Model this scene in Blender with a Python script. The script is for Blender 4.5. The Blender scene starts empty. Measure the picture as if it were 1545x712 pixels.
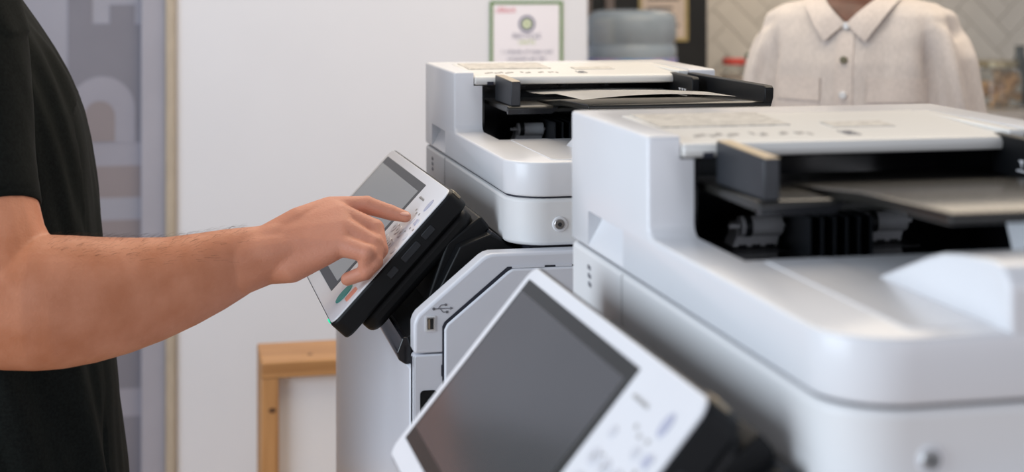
import bpy, bmesh, math, random
from mathutils import Vector, Matrix, noise
from mathutils.bvhtree import BVHTree
random.seed(7)
SC = bpy.context.scene
COL = SC.collection
R = math.radians

# ------------------------------------------------------------------ camera
TH = math.atan((772.5 - 265.0) / 2300.0)          # yaw to the right of +Y
ZC = 1.36
cam_d = bpy.data.cameras.new('camera')
cam = bpy.data.objects.new('camera', cam_d)
COL.objects.link(cam)
cam.location = (0, 0, ZC)
cam.rotation_euler = (R(90), 0, -TH)
cam_d.sensor_fit = 'HORIZONTAL'
cam_d.sensor_width = 36.0
cam_d.lens = 36.0 * 2300.0 / 1545.0
cam_d.shift_y = -(356.0 + 30.0) / 1545.0
cam_d.clip_start = 0.05
cam_d.dof.use_dof = True
cam_d.dof.focus_distance = 1.74
cam_d.dof.aperture_fstop = 4.5
SC.camera = cam

# ------------------------------------------------------------------ world, lights, exposure
W = bpy.data.worlds.new('world')
SC.world = W
W.use_nodes = True
bg = W.node_tree.nodes['Background']
bg.inputs[0].default_value = (0.86, 0.90, 1.0, 1)
bg.inputs[1].default_value = 0.34

def area(name, loc, target, sx, sy, power, color):
    l = bpy.data.lights.new(name, 'AREA')
    l.shape = 'RECTANGLE'; l.size = sx; l.size_y = sy
    l.energy = power; l.color = color
    o = bpy.data.objects.new(name, l)
    COL.objects.link(o)
    o.location = loc
    o.rotation_euler = (Vector(target) - Vector(loc)).to_track_quat('-Z', 'Y').to_euler()
    return o
area('window_light', (-2.7, 0.9, 1.75), (0.6, 1.6, 1.1), 2.6, 1.9, 106, (0.77, 0.88, 1.0))
area('rear_fill_light', (1.3, -2.9, 1.9), (0.7, 1.5, 1.0), 3.0, 1.7, 42, (0.90, 0.91, 1.0))  # unseen fill added behind the camera to brighten the rollers
area('kitchen_lamp', (2.05, 5.15, 2.0), (2.05, 5.45, 1.0), 0.6, 0.2, 5.0, (1.0, 0.80, 0.56))
area('ceiling_light', (1.3, 2.9, 2.75), (1.3, 2.9, 0), 2.8, 2.0, 70, (1.0, 0.85, 0.66))

vs = SC.view_settings
vs.view_transform = 'Standard'
vs.look = 'None'
vs.gamma = 1.0
vs.use_curve_mapping = False
vs.exposure = 0.0

# ------------------------------------------------------------------ materials
def mat(name, col, rough=0.5, metal=0.0, spec=0.5, var=0.0, vscale=20.0, bump=0.0, bscale=200.0,
        trans=0.0, ior=1.45, emit=None, estr=0.0, col2=None, coat=0.0, stretch=None, sss=0.0):
    m = bpy.data.materials.new(name)
    m.use_nodes = True
    nt = m.node_tree
    b = nt.nodes['Principled BSDF']
    b.inputs['Base Color'].default_value = (*col, 1)
    b.inputs['Roughness'].default_value = rough
    b.inputs['Metallic'].default_value = metal
    b.inputs['IOR'].default_value = ior
    b.inputs['Specular IOR Level'].default_value = spec
    b.inputs['Transmission Weight'].default_value = trans
    b.inputs['Coat Weight'].default_value = coat
    if sss:
        b.inputs['Subsurface Weight'].default_value = sss
        b.inputs['Subsurface Radius'].default_value = (0.012, 0.005, 0.003)
        b.inputs['Subsurface Scale'].default_value = 0.5
    if emit:
        b.inputs['Emission Color'].default_value = (*emit, 1)
        b.inputs['Emission Strength'].default_value = estr
    tc = nt.nodes.new('ShaderNodeTexCoord')
    mp = nt.nodes.new('ShaderNodeMapping')
    nt.links.new(tc.outputs['Object'], mp.inputs[0])
    if stretch: mp.inputs['Scale'].default_value = stretch
    if var or col2:
        n = nt.nodes.new('ShaderNodeTexNoise')
        n.inputs['Scale'].default_value = vscale
        n.inputs['Detail'].default_value = 5
        nt.links.new(mp.outputs[0], n.inputs['Vector'])
        r = nt.nodes.new('ShaderNodeValToRGB')
        c2 = col2 or tuple(min(1, c * (1 + var)) for c in col)
        c1 = col if col2 else tuple(c * (1 - var) for c in col)
        r.color_ramp.elements[0].color = (*c1, 1); r.color_ramp.elements[0].position = 0.35
        r.color_ramp.elements[1].color = (*c2, 1); r.color_ramp.elements[1].position = 0.65
        nt.links.new(n.outputs['Fac'], r.inputs[0])
        nt.links.new(r.outputs[0], b.inputs['Base Color'])
    if bump:
        n2 = nt.nodes.new('ShaderNodeTexNoise')
        n2.inputs['Scale'].default_value = bscale
        n2.inputs['Detail'].default_value = 3
        nt.links.new(mp.outputs[0], n2.inputs['Vector'])
        bp = nt.nodes.new('ShaderNodeBump')
        bp.inputs['Strength'].default_value = bump
        bp.inputs['Distance'].default_value = 0.002
        nt.links.new(n2.outputs['Fac'], bp.inputs['Height'])
        nt.links.new(bp.outputs[0], b.inputs['Normal'])
    return m

M = {}
M['white'] = mat('white_plastic', (0.74, 0.74, 0.76), 0.25, var=0.012, vscale=6, bump=0.03, bscale=900)
M['white2'] = mat('white_plastic_body', (0.70, 0.71, 0.76), 0.24, var=0.012, vscale=6, bump=0.03, bscale=900)
M['reader'] = mat('reader_plastic', (0.74, 0.735, 0.735), 0.42, var=0.012, vscale=6, bump=0.03, bscale=900)
M['cover'] = mat('cover_plastic', (0.75, 0.735, 0.70), 0.34, var=0.012, vscale=6, bump=0.03, bscale=900)
M['black'] = mat('black_plastic', (0.0055, 0.006, 0.007), 0.45, spec=0.28, var=0.1, vscale=30, bump=0.05, bscale=1200)
M['gloss'] = mat('black_gloss_plastic', (0.010, 0.010, 0.012), 0.14, var=0.1, vscale=30)
M['char'] = mat('charcoal_plastic', (0.026, 0.028, 0.033), 0.38, var=0.08, vscale=30)
M['tray'] = mat('tray_plastic', (0.018, 0.017, 0.015), 0.24, var=0.08, vscale=40)
M['slot'] = mat('slot_rubber', (0.016, 0.018, 0.022), 0.45, var=0.1, vscale=60)
M['bezel'] = mat('screen_border', (0.035, 0.037, 0.036), 0.28, var=0.03, vscale=20)
M['screen'] = mat('screen_glass', (0.080, 0.080, 0.083), 0.16, ior=1.85, var=0.03, vscale=8)
M['screen_glow'] = mat('screen_glass_glow', (0.080, 0.080, 0.083), 0.16, ior=1.85, var=0.03, vscale=8, emit=(0.97, 1.0, 0.98), estr=0.125)  # faint glow added to the glass to brighten the far screen
M['panelw'] = mat('panel_white', (0.76, 0.76, 0.79), 0.28, var=0.012, vscale=10)
M['key'] = mat('grey_key', (0.63, 0.63, 0.67), 0.4, var=0.03, vscale=80)
M['keyblue'] = mat('blue_grey_key', (0.44, 0.45, 0.56), 0.4, var=0.05, vscale=80)
M['green'] = mat('teal_key', (0.055, 0.30, 0.27), 0.45, var=0.05, vscale=60)
M['orange'] = mat('orange_key', (0.72, 0.27, 0.18), 0.45, var=0.05, vscale=60)
M['led'] = mat('green_led', (0.0, 0.5, 0.25), 0.4, emit=(0.0, 0.9, 0.45), estr=0.8, var=0.05)
M['print'] = mat('grey_print', (0.18, 0.18, 0.20), 0.5, var=0.2, vscale=300)
M['printl'] = mat('pale_print', (0.42, 0.41, 0.40), 0.5, var=0.08, vscale=150)
M['markp'] = mat('brown_print', (0.33, 0.31, 0.29), 0.5, var=0.2, vscale=300)
M['chrome'] = mat('chrome', (0.62, 0.62, 0.62), 0.22, metal=1.0, var=0.05, vscale=50)
M['goldc'] = mat('warm_metal', (0.42, 0.36, 0.27), 0.4, metal=1.0, var=0.05, vscale=50)
M['rollw'] = mat('white_roller', (0.86, 0.87, 0.90), 0.45, var=0.04, vscale=60)
M['paper'] = mat('paper', (0.82, 0.80, 0.77), 0.65, var=0.015, vscale=10)
M['groove'] = mat('dark_groove', (0.02, 0.022, 0.035), 0.5, var=0.1, vscale=50)
M['skin'] = mat('tan_skin', (0.50, 0.19, 0.095), 0.5, spec=0.35, col2=(0.60, 0.255, 0.145), vscale=28, bump=0.25, bscale=420, sss=0.12)
M['nail'] = mat('nail', (0.60, 0.30, 0.23), 0.35, var=0.05, vscale=200)
M['hair'] = mat('brown_hair', (0.035, 0.022, 0.014), 0.5, var=0.2, vscale=200)
M['darkskin'] = mat('brown_skin', (0.12, 0.050, 0.033), 0.45, var=0.15, vscale=40, bump=0.1, sss=0.08)
M['throat'] = mat('brown_skin_throat', (0.11, 0.045, 0.030), 0.45, var=0.15, vscale=40, bump=0.1)
M['bshirt'] = mat('black_cotton', (0.0058, 0.0074, 0.0066), 0.82, var=0.3, vscale=300, bump=0.2, bscale=1500, spec=0.12)
M['jeans'] = mat('navy_denim', (0.012, 0.015, 0.028), 0.85, var=0.3, vscale=300, bump=0.2, bscale=1200)
M['linen'] = mat('cream_linen', (0.60, 0.545, 0.505), 0.85, var=0.07, vscale=160, bump=0.35, bscale=420, spec=0.2, stretch=(2.2, 2.2, 0.5))
M['linend'] = mat('cream_linen_trim', (0.62, 0.555, 0.51), 0.85, var=0.06, vscale=160, bump=0.3, bscale=420, spec=0.2)
M['pearl'] = mat('pearl_button', (0.70, 0.72, 0.74), 0.18, var=0.1, vscale=200)
M['olive'] = mat('olive_button', (0.16, 0.15, 0.10), 0.2, var=0.25, vscale=300)
M['wall'] = mat('white_paint', (0.64, 0.66, 0.715), 0.75, var=0.012, vscale=3, bump=0.05, bscale=150, spec=0.3)
M['floor'] = mat('floor_wood', (0.36, 0.235, 0.14), 0.45, col2=(0.50, 0.35, 0.22), vscale=4, stretch=(6, 0.8, 1))
M['tanwood'] = mat('tan_jamb', (0.40, 0.345, 0.275), 0.55, var=0.08, vscale=30, stretch=(6, 6, 0.6))
M['lilac'] = mat('lilac_frame', (0.315, 0.315, 0.37), 0.5, var=0.03, vscale=8)
M['film'] = mat('film_pale', (0.275, 0.28, 0.335), 0.4, var=0.05, vscale=3)
M['filmd'] = mat('film_dark', (0.175, 0.175, 0.212), 0.45, var=0.05, vscale=4)
M['filmm'] = mat('film_mid', (0.262, 0.262, 0.315), 0.45, var=0.04, vscale=4)
M['filmb'] = mat('film_rose', (0.215, 0.190, 0.205), 0.45, var=0.04, vscale=4)
M['tile'] = mat('tile_glaze', (0.58, 0.55, 0.50), 0.32, var=0.05, vscale=9)
M['grout'] = mat('tile_grout', (0.48, 0.45, 0.41), 0.8, var=0.05, vscale=40)
M['dark'] = mat('dark_cabinet', (0.012, 0.012, 0.010), 0.45, var=0.15, vscale=12)
M['strip'] = mat('taupe_strip', (0.19, 0.155, 0.14), 0.6, var=0.08, vscale=30)
M['gframe'] = mat('green_border', (0.085, 0.19, 0.035), 0.55, var=0.08, vscale=60)
M['gold'] = mat('gold_border', (0.42, 0.33, 0.14), 0.5, var=0.08, vscale=60)
M['poster'] = mat('poster_paper', (0.74, 0.73, 0.80), 0.6, var=0.01, vscale=6)
M['poster2'] = mat('cream_poster', (0.66, 0.55, 0.46), 0.6, var=0.04, vscale=20)
M['red'] = mat('red_print', (0.55, 0.10, 0.14), 0.6, var=0.05, vscale=60)
M['navy'] = mat('navy_print', (0.10, 0.11, 0.19), 0.6, var=0.05, vscale=60)
M['gtext'] = mat('green_print', (0.36, 0.48, 0.16), 0.6, var=0.05, vscale=60)
M['bottle'] = mat('blue_bottle', (0.58, 0.67, 0.74), 0.08, trans=0.55, ior=1.33, var=0.06, vscale=12)
M['blabel'] = mat('blue_label', (0.06, 0.25, 0.55), 0.4, col2=(0.42, 0.28, 0.48), vscale=14)
M['cooler'] = mat('cooler_plastic', (0.66, 0.67, 0.70), 0.35, var=0.02, vscale=8)
M['glass'] = mat('jar_glass', (0.80, 0.82, 0.80), 0.05, trans=0.92, ior=1.3, var=0.02, vscale=10)
M['dglass'] = mat('smoky_glass', (0.16, 0.18, 0.19), 0.08, trans=0.5, ior=1.4, var=0.1, vscale=20)
M['cookie'] = mat('biscuit', (0.42, 0.215, 0.085), 0.75, col2=(0.66, 0.42, 0.22), vscale=40, bump=0.4, bscale=150)
M['lidred'] = mat('red_lid', (0.62, 0.05, 0.035), 0.35, var=0.05, vscale=40)
M['lidgreen'] = mat('green_lid', (0.015, 0.10, 0.03), 0.4, var=0.1, vscale=40)
M['lidolive'] = mat('brass_lid', (0.40, 0.35, 0.24), 0.35, metal=0.6, var=0.08, vscale=40)
M['cream'] = mat('cream_filling', (0.62, 0.52, 0.42), 0.6, var=0.08, vscale=40)
M['counter'] = mat('stone_counter', (0.40, 0.38, 0.36), 0.3, var=0.08, vscale=40)
M['cab'] = mat('cabinet_paint', (0.42, 0.40, 0.38), 0.5, var=0.02, vscale=8)

def wood_mat(name, axis):
    m = bpy.data.materials.new(name); m.use_nodes = True
    nt = m.node_tree; b = nt.nodes['Principled BSDF']; b.inputs['Roughness'].default_value = 0.5
    tc = nt.nodes.new('ShaderNodeTexCoord'); mp = nt.nodes.new('ShaderNodeMapping')
    sc = [26, 26, 26]; sc[axis] = 1.6
    mp.inputs['Scale'].default_value = sc
    nt.links.new(tc.outputs['Object'], mp.inputs[0])
    n = nt.nodes.new('ShaderNodeTexNoise'); n.inputs['Scale'].default_value = 2.2; n.inputs['Detail'].default_value = 6
    nt.links.new(mp.outputs[0], n.inputs['Vector'])
    r = nt.nodes.new('ShaderNodeValToRGB')
    r.color_ramp.elements[0].color = (0.31, 0.145, 0.05, 1); r.color_ramp.elements[0].position = 0.3
    r.color_ramp.elements[1].color = (0.50, 0.265, 0.105, 1); r.color_ramp.elements[1].position = 0.7
    nt.links.new(n.outputs['Fac'], r.inputs[0]); nt.links.new(r.outputs[0], b.inputs['Base Color'])
    return m
M['woodx'] = wood_mat('pine_across', 0)
M['woodz'] = wood_mat('pine_upright', 2)
M['woody'] = wood_mat('pine_deep', 1)
M['knot'] = mat('wood_knot', (0.10, 0.045, 0.02), 0.6, var=0.2, vscale=200)

def print_mat():
    """label sheet printed with dense grey lines of tiny text and diagrams"""
    m = mat('printed_label', (0.66, 0.63, 0.58), 0.5)
    nt = m.node_tree; b = nt.nodes['Principled BSDF']
    tc = nt.nodes.new('ShaderNodeTexCoord')
    br = nt.nodes.new('ShaderNodeTexBrick')
    br.inputs['Scale'].default_value = 60
    br.inputs['Mortar Size'].default_value = 0.035
    br.inputs['Color1'].default_value = (0.27, 0.255, 0.235, 1)
    br.inputs['Color2'].default_value = (0.62, 0.59, 0.54, 1)
    br.inputs['Mortar'].default_value = (0.68, 0.65, 0.60, 1)
    nt.links.new(tc.outputs['Object'], br.inputs['Vector'])
    nt.links.new(br.outputs['Color'], b.inputs['Base Color'])
    return m
M['label'] = print_mat()

# ------------------------------------------------------------------ mesh helpers
def link(o, parent=None):
    COL.objects.link(o)
    if parent is not None: o.parent = parent
    return o
def obj(name, bm, m, parent=None, off=(0, 0, 0), smooth=True, bevel=0.0, seg=2, ang=30):
    """bm in world coordinates; off = world position of the parent's origin"""
    me = bpy.data.meshes.new(name)
    if off != (0, 0, 0): bmesh.ops.translate(bm, verts=bm.verts, vec=-Vector(off))
    bmesh.ops.recalc_face_normals(bm, faces=bm.faces)
    bm.to_mesh(me); bm.free()
    o = bpy.data.objects.new(name, me)
    me.materials.append(M[m] if isinstance(m, str) else m)
    link(o, parent)
    if bevel:
        b = o.modifiers.new('bevel', 'BEVEL'); b.width = bevel; b.segments = seg
        b.limit_method = 'ANGLE'; b.angle_limit = R(ang)
        b.harden_normals = False
    if smooth:
        for p in me.polygons: p.use_smooth = True
        try: me.set_sharp_from_angle(angle=R(42))
        except Exception: pass
    return o
def apply_mods(o):
    dg = bpy.context.evaluated_depsgraph_get()
    me = bpy.data.meshes.new_from_object(o.evaluated_get(dg))
    old = o.data; o.modifiers.clear(); o.data = me; bpy.data.meshes.remove(old)
    return o
def tag(o, label=None, cat=None, group=None, kind=None):
    if label: o['label'] = label
    if cat: o['category'] = cat
    if group: o['group'] = group
    if kind: o['kind'] = kind
    return o
def empty(name, loc, rz=0):
    o = bpy.data.objects.new(name, None); o.empty_display_size = 0.1
    o.location = loc; o.rotation_euler = (0, 0, rz); COL.objects.link(o); return o
def box(bm, x0, x1, y0, y1, z0, z1):
    v = [bm.verts.new(p) for p in [(x0,y0,z0),(x1,y0,z0),(x1,y1,z0),(x0,y1,z0),(x0,y0,z1),(x1,y0,z1),(x1,y1,z1),(x0,y1,z1)]]
    for f in [(0,3,2,1),(4,5,6,7),(0,1,5,4),(1,2,6,5),(2,3,7,6),(3,0,4,7)]: bm.faces.new([v[i] for i in f])
    return bm
def B(*a): return box(bmesh.new(), *a)
def prism(pts, axis, a0, a1, bm=None):
    """polygon pts in the plane normal to axis; axis 'x': (y,z), 'y': (x,z), 'z': (x,y)"""
    bm = bm or bmesh.new()
    def P(p, a): return {'x': (a, p[0], p[1]), 'y': (p[0], a, p[1]), 'z': (p[0], p[1], a)}[axis]
    A = [bm.verts.new(P(p, a0)) for p in pts]; Bv = [bm.verts.new(P(p, a1)) for p in pts]
    n = len(pts)
    bm.faces.new(A); bm.faces.new(Bv[::-1])
    for i in range(n): bm.faces.new([A[i], Bv[i], Bv[(i+1) % n], A[(i+1) % n]])
    return bm
def rrect(x0, x1, y0, y1, r, n=6):
    """rounded rectangle outline; r = radius or four radii (x0y0, x1y0, x1y1, x0y1)"""
    rr = [r]*4 if not isinstance(r, (list, tuple)) else r
    out = []
    for (cx, cy, a0, q) in [(x0+rr[0], y0+rr[0], 180, rr[0]), (x1-rr[1], y0+rr[1], 270, rr[1]), (x1-rr[2], y1-rr[2], 0, rr[2]), (x0+rr[3], y1-rr[3], 90, rr[3])]:
        if q < 1e-6: out.append((cx, cy)); continue
        for i in range(n+1):
            a = R(a0 + 90*i/n); out.append((cx+q*math.cos(a), cy+q*math.sin(a)))
    return out
def disc(cx, cy, rx, ry, n=24): return [(cx+rx*math.cos(2*math.pi*i/n), cy+ry*math.sin(2*math.pi*i/n)) for i in range(n)]
def lathe(prof, c, n=36, bm=None):
    """prof = (r, z) from bottom to top"""
    bm = bm or bmesh.new()
    rows = []
    for r, z in prof:
        rows.append([bm.verts.new((c[0]+r*math.cos(2*math.pi*i/n), c[1]+r*math.sin(2*math.pi*i/n), c[2]+z)) for i in range(n)])
    for a, b in zip(rows, rows[1:]):
        for i in range(n): bm.faces.new([a[i], a[(i+1) % n], b[(i+1) % n], b[i]])
    bm.faces.new(rows[0][::-1]); bm.faces.new(rows[-1])
    return bm
def loft(rings, bm=None, cap=True):
    bm = bm or bmesh.new()
    rows = [[bm.verts.new(p) for p in r] for r in rings]
    n = len(rows[0])
    for a, b in zip(rows, rows[1:]):
        for i in range(n): bm.faces.new([a[i], a[(i+1) % n], b[(i+1) % n], b[i]])
    if cap: bm.faces.new(rows[0][::-1]); bm.faces.new(rows[-1])
    return bm
def ring(c, u, v, n=40, e=1.0):
    c, u, v = Vector(c), Vector(u), Vector(v)
    out = []
    for i in range(n):
        a = 2*math.pi*i/n; ca, sa = math.cos(a), math.sin(a)
        out.append(c + u*math.copysign(abs(ca)**e, ca) + v*math.copysign(abs(sa)**e, sa))
    return out
def hull(spheres, bm, sub=2):
    """convex hull of several spheres (centre, radius) added to bm"""
    t = bmesh.new()
    for c, r in spheres:
        bmesh.ops.create_icosphere(t, subdivisions=sub, radius=r, matrix=Matrix.Translation(Vector(c)))
    res = bmesh.ops.convex_hull(t, input=t.verts)
    dead = [v for v in t.verts if not any(True for f in v.link_faces)]
    bmesh.ops.delete(t, geom=list({g for g in res['geom_interior'] if isinstance(g, bmesh.types.BMVert)}), context='VERTS')
    me = bpy.data.meshes.new('tmp'); t.to_mesh(me); t.free()
    bm.from_mesh(me); bpy.data.meshes.remove(me)
def chain(pts, bm, sub=2):
    for a, b in zip(pts, pts[1:]): hull([a, b], bm, sub)
def remesh(bm, voxel, smooth=6, fac=0.5):
    """closed overlapping shapes -> one continuous skin; returns a mesh"""
    me = bpy.data.meshes.new('tmp'); bm.to_mesh(me); bm.free()
    o = bpy.data.objects.new('tmp', me); COL.objects.link(o)
    r = o.modifiers.new('r', 'REMESH'); r.mode = 'VOXEL'; r.voxel_size = voxel; r.adaptivity = 0
    s = o.modifiers.new('s', 'SMOOTH'); s.iterations = smooth; s.factor = fac
    dg = bpy.context.evaluated_depsgraph_get()
    out = bpy.data.meshes.new_from_object(o.evaluated_get(dg))
    bpy.data.objects.remove(o); bpy.data.meshes.remove(me)
    return out
def mesh_obj(name, me, m, parent=None, off=(0, 0, 0)):
    if off != (0, 0, 0): me.transform(Matrix.Translation(-Vector(off)))
    me.name = name
    o = bpy.data.objects.new(name, me)
    me.materials.clear(); me.materials.append(M[m])
    for p in me.polygons: p.use_smooth = True
    return link(o, parent)
def boolean(o, cutters, op='DIFFERENCE'):
    for bm in cutters:
        bmesh.ops.recalc_face_normals(bm, faces=bm.faces)
        me = bpy.data.meshes.new('cut'); bm.to_mesh(me); bm.free()
        c = bpy.data.objects.new('cut', me); COL.objects.link(c)
        if o.parent: c.parent = o.parent
        md = o.modifiers.new('b', 'BOOLEAN'); md.operation = op; md.solver = 'EXACT'; md.object = c
        dg = bpy.context.evaluated_depsgraph_get()
        new = bpy.data.meshes.new_from_object(o.evaluated_get(dg))
        o.modifiers.clear(); o.data = new
        bpy.data.objects.remove(c); bpy.data.meshes.remove(me)
    return o
def text_mesh(name, s, size, m, parent, loc, rot, align='CENTER', ext=0.0004):
    cu = bpy.data.curves.new(name, 'FONT'); cu.body = s; cu.size = size; cu.align_x = align; cu.extrude = ext
    t = bpy.data.objects.new('tmp', cu); COL.objects.link(t)
    dg = bpy.context.evaluated_depsgraph_get()
    me = bpy.data.meshes.new_from_object(t.evaluated_get(dg))
    bpy.data.objects.remove(t); bpy.data.curves.remove(cu)
    me.name = name
    o = bpy.data.objects.new(name, me); me.materials.clear(); me.materials.append(M[m])
    o.location = loc; o.rotation_euler = rot
    return link(o, parent)
def copy_tree(o, parent=None):
    c = o.copy(); COL.objects.link(c); c.parent = parent
    for ch in [x for x in bpy.data.objects if x.parent == o]: copy_tree(ch, c)
    return c
def view_pt(u, v, d):
    """measured picture point -> world point (metres)"""
    s, c = math.sin(TH), math.cos(TH)
    return Vector((d*s + (u-772.5)/2300*d*c, d*c - (u-772.5)/2300*d*s, ZC + (-30-v)/2300*d))

# ================================================================== SETTING
tag(obj('floor', B(-4, 5.5, -1.5, 6.0, -0.1, 0.0), 'floor'), kind='structure')
WB = (0.6, 4.3, 0)
wall = tag(obj('wall_back', B(0.0, 1.149, 4.20, 4.32, 0, 2.7), 'wall', bevel=0.004), kind='structure')
tag(obj('trim_1', B(-0.027, 0.0, 4.185, 4.33, 0, 2.7), 'tanwood', bevel=0.004), kind='structure')
# printed glass door beside the partition
door = tag(obj('door_1', B(-1.6, -0.093, 4.325, 4.345, 0, 2.6), 'film', bevel=0.002), kind='structure')
obj('door_stile', B(-0.093, -0.027, 4.30, 4.36, 0, 2.6), 'lilac', door, bevel=0.004)
YF = 4.3225
def film(name, bm, m): return obj(name, bm, m, door, smooth=False)
K = 0.001775                                   # metres per picture unit at the door
def fx(u): return -0.093 + (u - 213.0) * K * 1.012
def fz(v): return 1.305 - v * 0.001862
film('castle_print', prism([(fx(108), fz(205)), (fx(213.5), fz(205)), (fx(213.5), fz(34)), (fx(203), fz(34)), (fx(203), fz(6)), (fx(168), fz(6)), (fx(168), fz(33)), (fx(142), fz(33)), (fx(142), fz(-40)), (fx(108), fz(-40))], 'y', YF, 4.326), 'filmd')
arch = []
ax, ay, ro = 156.5, 157, 48
arch += [(fx(ax-ro), fz(205)), (fx(ax-ro), fz(ay))]
for i in range(1, 16): arch.append((fx(ax-ro*math.cos(math.pi*i/16)), fz(ay-ro*math.sin(math.pi*i/16))))
arch += [(fx(ax+ro), fz(ay)), (fx(ax+ro), fz(205))]
film('arch_print', prism(arch, 'y', YF-0.001, 4.326), 'filmm')
arch = [(fx(131), fz(203)), (fx(131), fz(166))]
for i in range(1, 12): arch.append((fx(153-22*math.cos(math.pi*i/12)), fz(166-22*math.sin(math.pi*i/12))))
arch += [(fx(175), fz(166)), (fx(175), fz(203))]
film('doorway_print', prism(arch, 'y', YF-0.002, 4.326), 'filmb')
for (v0, v1, m) in [(205, 238, 'filmm'), (238, 284, 'filmb'), (284, 316, 'film'), (316, 372, 'filmb'), (372, 405, 'filmm'), (405, 560, 'filmd'), (560, 600, 'filmm'), (600, 720, 'filmd'), (720, 760, 'filmm')]:
    film('band_print', B(fx(96), fx(213.5), YF, 4.326, fz(v1), fz(v0)), m)

door.location = (0.002, -0.10, 0)
# kitchen behind: tiled wall, dark cabinet, counter
YT = 5.5
wf = tag(obj('wall_far', B(1.15, 4.6, YT, YT+0.1, 0, 2.7), 'grout'), kind='structure')
TL, TW = 0.24, 0.08
tb = prism(rrect(-TL/2+0.0015, TL/2-0.0015, -TW/2+0.0015, TW/2-0.0015, 0.003, 2), 'y', -0.006, 0.002)
tme = None
n = TL / TW
cnt = 0
c45 = math.cos(R(45))
for i in range(-40, 41):
    for j in range(-14, 15):
        for k in (0, 1):
            if k == 0: px_, pz_, rot = i*TW + j*TL + TL/2, i*TW - j*TL + TW/2, 0
            else: px_, pz_, rot = i*TW + j*TL + TL + TW/2, i*TW - j*TL + TW - TL/2, 90
            X = 2.9 + (px_ - pz_)*c45; Z = 1.25 + (px_ + pz_)*c45
            if 1.88 < X < 4.1 and 0.98 < Z < 1.72 and cnt < 290:
                if tme is None:
                    o = obj('tile', tb, 'tile', wf, smooth=False); tme = o.data
                else:
                    o = bpy.data.objects.new('tile', tme); link(o, wf)
                o.location = (X, YT + random.uniform(-0.0006, 0.0006), Z); o.rotation_euler = (0, -R(45 + rot), 0)
                cnt += 1

# ================================================================== COPIER
RX, RY = 0.60, 1.95                      # base of the far copier
OFF = (RX, RY, 0.0)
cop = empty('copier', OFF)
def part(name, bm, m, **k): return obj(name, bm, m, k.pop('parent', cop), k.pop('off', OFF), **k)

# --- main body: cabinet, front door, drawers, right cheek with USB port
body = part('main_body', B(0.248, 0.90, 1.585, 2.265, 0.045, 0.955), 'white2', bevel=0.012, seg=3)
fd = part('front_door', prism([(0.252, 1.590), (0.2405, 1.590)] + [(0.2405-0.0085*math.sin(math.pi/2*k/10), 1.592+0.062*k) for k in range(1, 11)] + [(0.2325, 2.266), (0.236, 2.272), (0.252, 2.272)], 'z', 0.560, 0.953), 'white2', bevel=0.003)
for z0, z1 in [(0.315, 0.552), (0.070, 0.307)]:
    d = part('paper_drawer', prism(rrect(1.590, 2.270, z0, z1, 0.006, 3), 'x', 0.240, 0.252), 'white2', bevel=0.004)
    obj('drawer_grip', prism(rrect(1.80, 2.12, z1-0.045, z1-0.012, 0.008, 4), 'x', 0.2375, 0.242), 'slot', d, (RX, RY, 0))
for sx in (0.32, 0.83):
    for sy in (1.66, 2.25):
        part('caster', prism(disc(sx, 0.0235, 0.023, 0.023, 18), 'y', sy-0.012, sy+0.012), 'black')
cheek = [(0.2435, 0.9685), (0.2435, 1.000), (0.2455, 1.0055), (0.2485, 1.0100), (0.316, 1.0660), (0.321, 1.0690), (0.327, 1.0706), (0.88, 1.0706), (0.88, 0.9685)]
ck = part('side_cheek', prism(cheek, 'y', 1.580, 1.607), 'white2', bevel=0.0035, seg=3)
part('side_skirt', prism(rrect(0.2435, 0.88, 0.60, 0.9670, 0.003, 2), 'y', 1.580, 1.600), 'white2', bevel=0.0015)
inset = [(0.2755, 0.70), (0.2755, 0.993), (0.2785, 0.999), (0.3425, 1.0505), (0.3485, 1.0541), (0.82, 1.0541), (0.82, 0.70)]
part('door_groove', prism([(0.2735, 0.70), (0.2735, 0.996), (0.276, 1.0010), (0.3435, 1.0560), (0.82, 1.0560), (0.82, 0.70)], 'y', 1.5792, 1.581), 'groove', smooth=False)
part('side_door', prism(inset, 'y', 1.5765, 1.581), 'white2', bevel=0.0028, seg=3)
for (x0, x1, z) in [(0.3485, 0.384, 1.0544), (0.396, 0.414, 1.0544)]:
    part('hinge_tab', B(x0, x1, 1.5786, 1.580, z, z+0.0022), 'white2')
part('front_seam', B(0.2405, 0.2420, 1.5798, 1.5815, 0.62, 0.9665), 'groove', smooth=False)
part('latch_recess', prism(rrect(0.250, 0.268, 0.900, 0.930, 0.004, 3), 'y', 1.5792, 1.581), 'black')
for z in (0.956, 0.928): part('groove_tab', B(0.2725, 0.2752, 1.5790, 1.5805, z-0.012, z), 'groove', smooth=False)
usb = part('usb_port', prism(rrect(0.2552, 0.2662, 0.9915, 1.0080, 0.001, 2), 'y', 1.5788, 1.581), 'white')
obj('usb_shell', prism(rrect(0.2568, 0.2648, 0.9930, 1.0066, 0.0006, 2), 'y', 1.5782, 1.581), 'chrome', usb, OFF)
obj('usb_slot', B(0.2577, 0.2640, 1.5779, 1.580, 0.9942, 1.0054), 'gloss', usb, OFF, smooth=False)
obj('usb_tongue', B(0.2583, 0.2603, 1.5777, 1.579, 0.9948, 1.0048), 'goldc', usb, OFF, smooth=False)
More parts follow.
